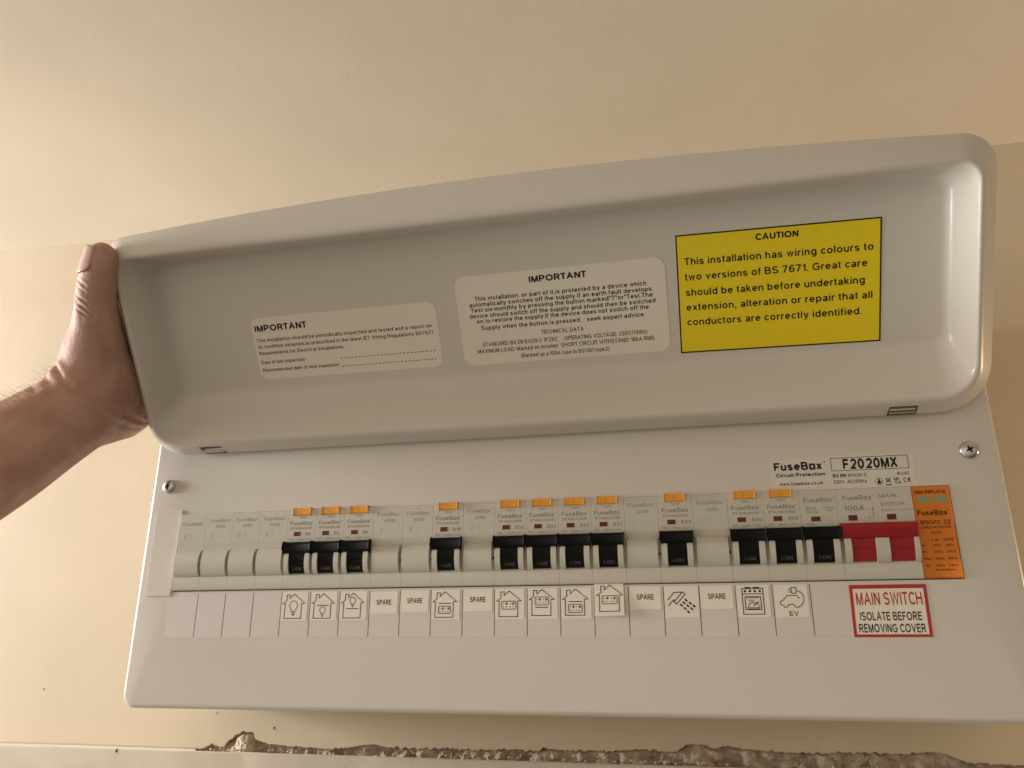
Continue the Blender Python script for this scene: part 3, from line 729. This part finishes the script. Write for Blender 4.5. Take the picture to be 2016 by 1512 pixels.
for i, code, rt, lb in (
    (5, "RTA060630B", "B6", ABOVE + "house sticker with a large bulb"), (6, "RTA060630B", "B6", ABOVE + "house sticker, bulb below line"),
    (7, "RTA060630B", "B6", ABOVE + "house sticker, bulb above line"), (10, "RTA061630B", "B16", "black toggle B16 breaker with orange test button, alone between blank modules"),
    (12, "RTA063230B", "B32", "B32 breaker with orange test button, leftmost in the block of four"), (13, "RTA063230B", "B32", ABOVE + "house sticker, socket above line"),
    (14, "RTA063230B", "B32", "B32 breaker with orange test button, third in the block of four"), (15, "RTA063230B", "B32", ABOVE + "crooked raised house sticker"),
    (17, "RTA063230B", "B32", ABOVE + "shower sticker"), (19, "RTA064030B", "B40", ABOVE + "cooker sticker"), (20, "RTA065030B", "B50", ABOVE + "green electric car sticker")):
    rcbo(i, code, rt, lb)
def mesh_blank_text(adrb):
    mb = MB(); p = FACEP + .05
    dy = 0 if adrb else -1.6
    text(mb, "FuseBox", 2.2, 15.7, 39.7 + dy, 2.15, p, 2); mb.disc(16.4, 41.6 + dy, .3, p, 8)
    if adrb: text(mb, "ADRB", 6.3, 13.0, 36.3, 1.75, p, 0)
    return mb.mesh("lettering", Mt["inkfaint"])
def mesh_blank_win():
    mb = MB(); p = FACEP
    x0, x1, y0, y1 = 4.7, 8.9, 30.0, 33.0
    mb.box(x0, x1, y1 - .1, y1 + .15, p - .1, p + .12); mb.box(x0 - .2, x0, y0, y1 + .15, p - .1, p + .12); mb.box(x1, x1 + .15, y0, y1 + .15, p - .1, p + .06)
    return mb.mesh("window_outline", Mt["module"])
def mesh_slot():
    mb = MB(); mb.rect(17.1, 17.85, 14.2, 15.6, 1.26); return mb.mesh("slot_shade", Mt["dark"])  # flat dark patch, painted shade for the groove between neighbours
for i, lb in ((1, "blank filler module at the far left end of the row, beside the filler strip"), (2, "blank filler module, the second from the left end of the row"),
              (3, "blank filler module, the third from the left end of the row"), (4, "blank filler module touching the left side of the leftmost breaker"),
              (8, "blank filler module touching the right side of the third light circuit breaker"), (9, "blank filler module touching the left side of the lone B16 breaker"),
              (11, "blank filler module between the B16 breaker and the block of four B32 breakers"), (16, "blank filler module left of the breaker above the shower sticker"),
              (18, "blank filler module left of the breaker above the cooker sticker")):
    r = place(i, "blank_module", lb, "blank module", "blank modules filling the row")
    kid(r, "body", cached("bb", mesh_blank_body)); kid(r, "lettering", cached(("bx", i > 1), lambda: mesh_blank_text(i > 1)))
    kid(r, "window_outline", cached("bw", mesh_blank_win)); kid(r, "slot_shade", cached("sl", mesh_slot))
# cell 21: breaker without test button
r = place(21, "circuit_breaker", "black toggle breaker without test button, left of the red main switch", "circuit breaker", GB)
kid(r, "body", cached("rb", mesh_rcbo_body)); t = kid(r, "toggle", cached("tg", mesh_toggle)); kid(t, "lettering", cached("on", mesh_on))
kid(r, "flag_window", cached("fl2", lambda: mesh_flag(0, 29.1, 31.6, 5.0, 9.5)))
kid(r, "flag_surround", cached("fr2", lambda: mesh_flagrim(5.0, 9.5, 29.1, 31.6)))
mb = MB(); p = FACEP + .05
text(mb, "FuseBox", 2.1, 15.9, 39.0, 2.2, p, 2); mb.disc(16.7, 41.0, .3, p, 8); text(mb, "B32", 3.1, 7.8, 35.0, 1.6, p, 2)
text(mb, "IEC60898", 3.1, 8.7, 33.5, .8, p); text(mb, "MCB063", 11.5, 16.8, 35.5, .8, p); text(mb, "230V~", 12.6, 16.6, 34.2, .8, p)
text(mb, "6000", 2.8, 6.2, 27.6, .7, p); mb.stroke([(12.7, 27.4), (12.7, 31.6)], .14, p); mb.stroke([(14.5, 31.4), (16.4, 31.4)], .14, p); text(mb, "0", 14.2, 15.0, 28.0, 1.0, p)
mb.obj("lettering", Mt["inkgrey"], r)

# main switch, two modules wide
r = place(22, "main_switch", "two pole main switch with one wide red toggle bar", "main switch")
W2 = 2*PITCH_
mb = MB(); body_common(mb, W2)
for a, b in ((1.0, 4.3), (15.7, 21.9), (33.4, 35.6)): mb.prism(CHEEK, a, b)
mb.obj("body", Mt["module"], r, smooth=30)
mb = MB()
for a, b in ((4.35, 15.65), (21.95, 33.35)):
    mb.prism([(22.0, .8), (22.0, 5.0), (19.0, 4.0), (15.5, 3.2), (15.3, 2.8), (14.6, 2.7), (14.4, 2.9), (10.4, 1.9), (8.7, 1.4), (8.6, .8)], a, b)
t = MB(); t.prism([(27.4, 1.5), (27.3, 5.4), (26.3, 6.5), (24.6, 7.2), (20.2, 5.3), (19.6, 4.4), (19.5, 2.6)], .3, W2 - .15)
tm = t.mesh("toggle", Mt["red"], None, .4)
mb.add([(v.co.x/MM, v.co.y/MM, v.co.z/MM) for v in tm.vertices], [tuple(p_.vertices) for p_ in tm.polygons]); bpy.data.meshes.remove(tm)
mb.obj("toggle", Mt["red"], r, smooth=25)
for x0 in (4.9, 23.0):
    kid(r, "flag_window", mesh_flag(0, 28.9, 31.7, x0, x0 + 4.3))
mb = MB(); p = FACEP + .05
text(mb, "FuseBox", 3.3, 16.9, 39.4, 2.2, p, 2); mb.disc(17.7, 41.3, .3, p, 8); text(mb, "100A", 3.5, 13.1, 34.0, 2.4, p, 2)
mb.stroke([(16.9, 29.7), (16.9, 34.6)], .3, p); mb.add([(16.3, 34.3, p), (17.5, 34.3, p), (16.9, 35.6, p)], [(0, 1, 2)])
text(mb, "I", 14.6, 14.85, 34.2, 1.3, p); text(mb, "0", 14.4, 15.3, 29.7, 1.3, p)
text(mb, "MAIN", 20.8, 28.5, 40.1, 1.75, p, 2); text(mb, "SWITCH", 20.8, 31.6, 35.9, 1.75, p, 2)
text(mb, "EN60947-3  AC22A", 21.0, 34.6, 33.3, .85, p)
mb.stroke([(31.6, 29.6), (31.6, 31.6)], .16, p); mb.stroke([(33.6, 29.6), (33.6, 31.2), (32.6, 31.8)], .16, p)
mb.obj("lettering", Mt["inkgrey"], r)
# surge protector
r = place(24, "surge_protector", "orange surge protection module at the right end of the row", "surge protector")
mb = MB(); mb.prism([(45.3, BK), (45.3, .6), (44.9, 1.0), (.9, 1.0), (.4, .7), (.05, 0), (.05, BK)], .15, 17.6)
mb.obj("body", Mt["spd"], r, smooth=30, bevel=.25)
for a, b in ((2.6, 8.5), (10.1, 16.0)):
    mb = MB(); mb.add([(x, y, 1.06) for x, y in rrect(a, b, 36.9, 40.1, .6, 4, 1)], [tuple(range(len(rrect(a, b, 36.9, 40.1, .6, 4, 1))))])
    mb.obj("indicator_window", Mt["green"], r)
mb = MB(); p = 1.08
text(mb, "RED:REPLACE", 1.9, 15.9, 41.5, 1.5, p, 1)
text(mb, "FuseBox", 1.6, 15.2, 30.7, 2.4, p, 1); mb.disc(15.9, 32.8, .3, p, 8)
text(mb, "SPDCUT2", 2.2, 11.2, 26.3, 1.7, p, 1); text(mb, "T2", 13.4, 15.6, 26.4, 1.5, p, 1); mb.frame(13.0, 16.0, 26.0, 28.3, .15, p)
text(mb, "SURGE PROTECTION", 2.5, 15.8, 24.1, 1.05, p, 2); text(mb, "DEVICE", 6.6, 11.4, 21.5, 1.05, p, 2)
text(mb, "L-N", 6.0, 9.2, 17.9, 1.3, p, 2); text(mb, "N-PE", 11.6, 16.2, 17.9, 1.3, p, 2)
for y, a, b, c in ((15.3, "Uc:", "275V~", "255V~"), (12.2, "In:", "20kA", "20kA"), (8.95, "Imax:", "40kA", "40kA"), (5.65, "Up:", "1.5kV", "1.5kV")):
    text(mb, a, 1.3, 3.6 if len(a) < 5 else 5.0, y, 1.15, p, 2); text(mb, b, 6.2, 10.4, y, 1.15, p, 2); text(mb, c, 11.9, 16.1, y, 1.15, p, 2)
text(mb, "BS EN 61643-11", 6.0, 14.6, 3.6, .95, p, 2)
mb.obj("lettering", Mt["inkbrown"], r)

# ================================================================== ARM AND HAND
def lidp(u, v, w_):
    s, c = math.sin(TILT), math.cos(TILT)
    return Vector((u, -4 - v*s - w_*c, 82.2 + v*c - w_*s))
V = Vector
fore = [(V((-96, -215, -78)), 25), (V((-86, -150, -15.5)), 25.5), (V((-82, -110, 23.6)), 26.5), (V((-66, -75, 66.5)), 29.0), (V((-57.5, -60, 84.5)), 27.3), (V((-47.5, -48, 100)), 25.8), (V((-42.5, -42, 124)), 23.2)]
thumb = [(V((-42.5, -42, 124)), 23.2), (V((-38, -51, 138)), 18.8), (V((-33.3, -58, 147.3)), 15.0), (V((-29.3, -66, 157.3)), 12.6), (V((-24.4, -74, 165.6)), 11.4), (V((-17.8, -82, 175.6)), 10.2), (V((-16.4, -83.5, 181.0)), 8.9)]
web = [(V((-40, -40, 126)), 21), (V((-38, -28, 118)), 19.5), (V((-44, -20, 108)), 18)]
heel = [(V((-46.4, -46, 98.9)), 22.5), (V((-43.5, -14, 108.7)), 16.8), (V((-37, 0, 122)), 14)]
fings = []
for v0, base, ln in ((99, 11.0, 50), (79, 11.0, 56), (60, 10.8, 52), (43, 10.0, 40)):
    m0 = lidp(-33, v0 - 3, -23); r0 = base
    fings.append([(V((-42, -20, 128)), 15), (m0, r0 + 1), (lidp(-8, v0, -28.5), 9.2), (lidp(ln*.35, v0 + 1, -27.5), 8.6), (lidp(ln*.75, v0 + 1, -26.5), 8.0), (lidp(ln, v0, -25), 7.4)])
mb = MB()
def sphere(c, r, n=14):
    bm = bmesh.new(); bmesh.ops.create_icosphere(bm, subdivisions=2, radius=r)
    bm.verts.index_update()
    mb.add([tuple(v.co + c) for v in bm.verts], [tuple(v.index for v in f.verts) for f in bm.faces]); bm.free()
for chain in [fore, thumb, heel, web] + fings:
    for (a, ra), (b, rb) in zip(chain, chain[1:]):
        k = max(2, int((b - a).length/2.6))
        for i in range(k + 1):
            t = i/k; sphere(a.lerp(b, t), ra + (rb - ra)*t)
tmp = mb.obj("person", Mt["skin"])
md = tmp.modifiers.new("r", 'REMESH'); md.mode = 'VOXEL'; md.voxel_size = .0013
ms_ = tmp.modifiers.new("s", 'SMOOTH'); ms_.factor = .5; ms_.iterations = 14
sb = tmp.modifiers.new("d", 'SUBSURF'); sb.levels = 1; sb.render_levels = 1
dg = bpy.context.evaluated_depsgraph_get(); dg.update()
pm = bpy.data.meshes.new_from_object(tmp.evaluated_get(dg)); pm.name = "person"
old = tmp.data; tmp.modifiers.clear(); tmp.data = pm; bpy.data.meshes.remove(old)
person = tag(tmp, "bare left forearm and hand holding the raised lid by its left edge", "person")
if not pm.materials: pm.materials.append(Mt["skin"])
CRE = [  # skin creases: (x, z) lines on the side facing the room, depth, width
    ([(-50.5,122.5),(-42.9,114.2),(-30.6,104.1),(-17.6,97.2),(-7.2,94.2),(2.5,94.4),(6.2,97.1)], 1.5, 1.5),
    ([(-56.6,117.4),(-45.2,109.1),(-29,96.5),(-14.2,88.1),(-5.5,85.2),(2.5,85.6)], 1.2, 1.5),
    ([(-59.2,110.7),(-46.7,100.7),(-31,90.1)], .8, 1.5), ([(-54,126),(-46,118),(-36,110)], .6, 1.2),
    ([(-33,161.5),(-28.8,158.0),(-24.4,154.3)], .8, .7), ([(-33,157),(-28.6,153.3),(-24,149)], 1.0, .8), ([(-32.5,152.5),(-28.3,149.5),(-24.8,147)], .7, .7),
    ([(-30,168.5),(-26,165.3),(-22.5,162.5)], .5, .7), ([(-31,166),(-27,162.3),(-23.5,159.5)], .4, .6)]
def segd(p, a, b):
    ab = (b[0]-a[0], b[1]-a[1]); t = ((p[0]-a[0])*ab[0] + (p[1]-a[1])*ab[1])/(ab[0]**2 + ab[1]**2); t = max(0, min(1, t))
    return math.hypot(p[0]-a[0]-t*ab[0], p[1]-a[1]-t*ab[1])
co = [v.co.copy() for v in pm.vertices]; no = [v.normal.copy() for v in pm.vertices]
for i, v in enumerate(pm.vertices):
    c = co[i]/MM; n = no[i]
    if c.z < 60 or n.y > .3: continue
    d = 0
    for pts, dep, wd in CRE:
        bx0 = min(p_[0] for p_ in pts) - 4; bx1 = max(p_[0] for p_ in pts) + 4; bz0 = min(p_[1] for p_ in pts) - 4; bz1 = max(p_[1] for p_ in pts) + 4
        if not (bx0 < c.x < bx1 and bz0 < c.z < bz1): continue
        dist = min(segd((c.x, c.z), a, b) for a, b in zip(pts, pts[1:]))
        d += .6*(-dep*math.exp(-(dist/wd)**2)) + dep*.2*math.exp(-((dist - 2.2*wd)/(1.2*wd))**2)
    d += .25*noise.noise(V((c.x*.12, c.y*.12, c.z*.12)))
    v.co = co[i] + n*d*MM
pm.polygons.foreach_set("use_smooth", [True]*len(pm.polygons)); pm.update()
# thumb nail
A_, B_ = V((-19.3, -80.2, 170.0)), V((-15.9, -84.0, 190.0))
ax = (B_ - A_).normalized()
out = V((-.50, -.58, -.15)); out = (out - ax*out.dot(ax)).normalized(); side = ax.cross(out)
mb = MB(); nu, nv = 12, 12; vs = []
for i in range(nu + 1):
    for k in range(nv + 1):
        u = i/nu; a = (k/nv - .5)*2
        wmax = 1.05 if u > .25 else 1.05*math.sqrt(max(.12, 1 - ((.25 - u)/.27)**2))
        ang = a*wmax*.86
        rr = 11.0 - u*1.75 + .35*(1 - abs(a))*0
        base = A_ + ax*(u*15.8 + (1 - a*a)*.8*(1 if u > .9 else 0))
        vs.append(base + (out*math.cos(ang) + side*math.sin(ang))*rr)
fs = [(i*(nv+1)+k, i*(nv+1)+k+1, (i+1)*(nv+1)+k+1, (i+1)*(nv+1)+k) for i in range(nu) for k in range(nv)]
mb.add(vs, fs)
nl = mb.obj("thumb_nail", Mt["nail"], person, smooth=60)
so = nl.modifiers.new("t", 'SOLIDIFY'); so.thickness = .0006; so.offset = 0
# fine hairs on the forearm
mb = MB(); rng = random.Random(7); nvt = len(pm.vertices); got = 0
while got < 520:
    i = rng.randrange(nvt); c = pm.vertices[i].co/MM; n = pm.vertices[i].normal
    if c.z > 128 or c.z < 20 or c.x > -30: continue
    if n.x > .2 or n.z < .25: continue
    d = (n*.85 + V((-.35, -.1, -.1)) + V((rng.uniform(-.35, .35), rng.uniform(-.35, .35), rng.uniform(-.35, .35)))).normalized()
    ln = rng.uniform(4, 9); g = V((0, 0, -1)); pts = [c + d*ln*t + g*ln*.18*t*t for t in (0, .4, .75, 1)]
    s1 = d.orthogonal().normalized(); s2 = d.cross(s1); o_ = len(mb.v); vs = []
    for t, pt in enumerate(pts):
        r_ = .05*(1 - t*.28)
        for q in range(3): a = q*2.094; vs.append(pt + (s1*math.cos(a) + s2*math.sin(a))*r_)
    mb.add(vs, [(t*3 + q, t*3 + (q+1) % 3, t*3 + 3 + (q+1) % 3, t*3 + 3 + q) for t in range(3) for q in range(3)])
    got += 1
hr = mb.obj("arm_hair", Mt["hair"], person); hr["kind"] = "stuff"
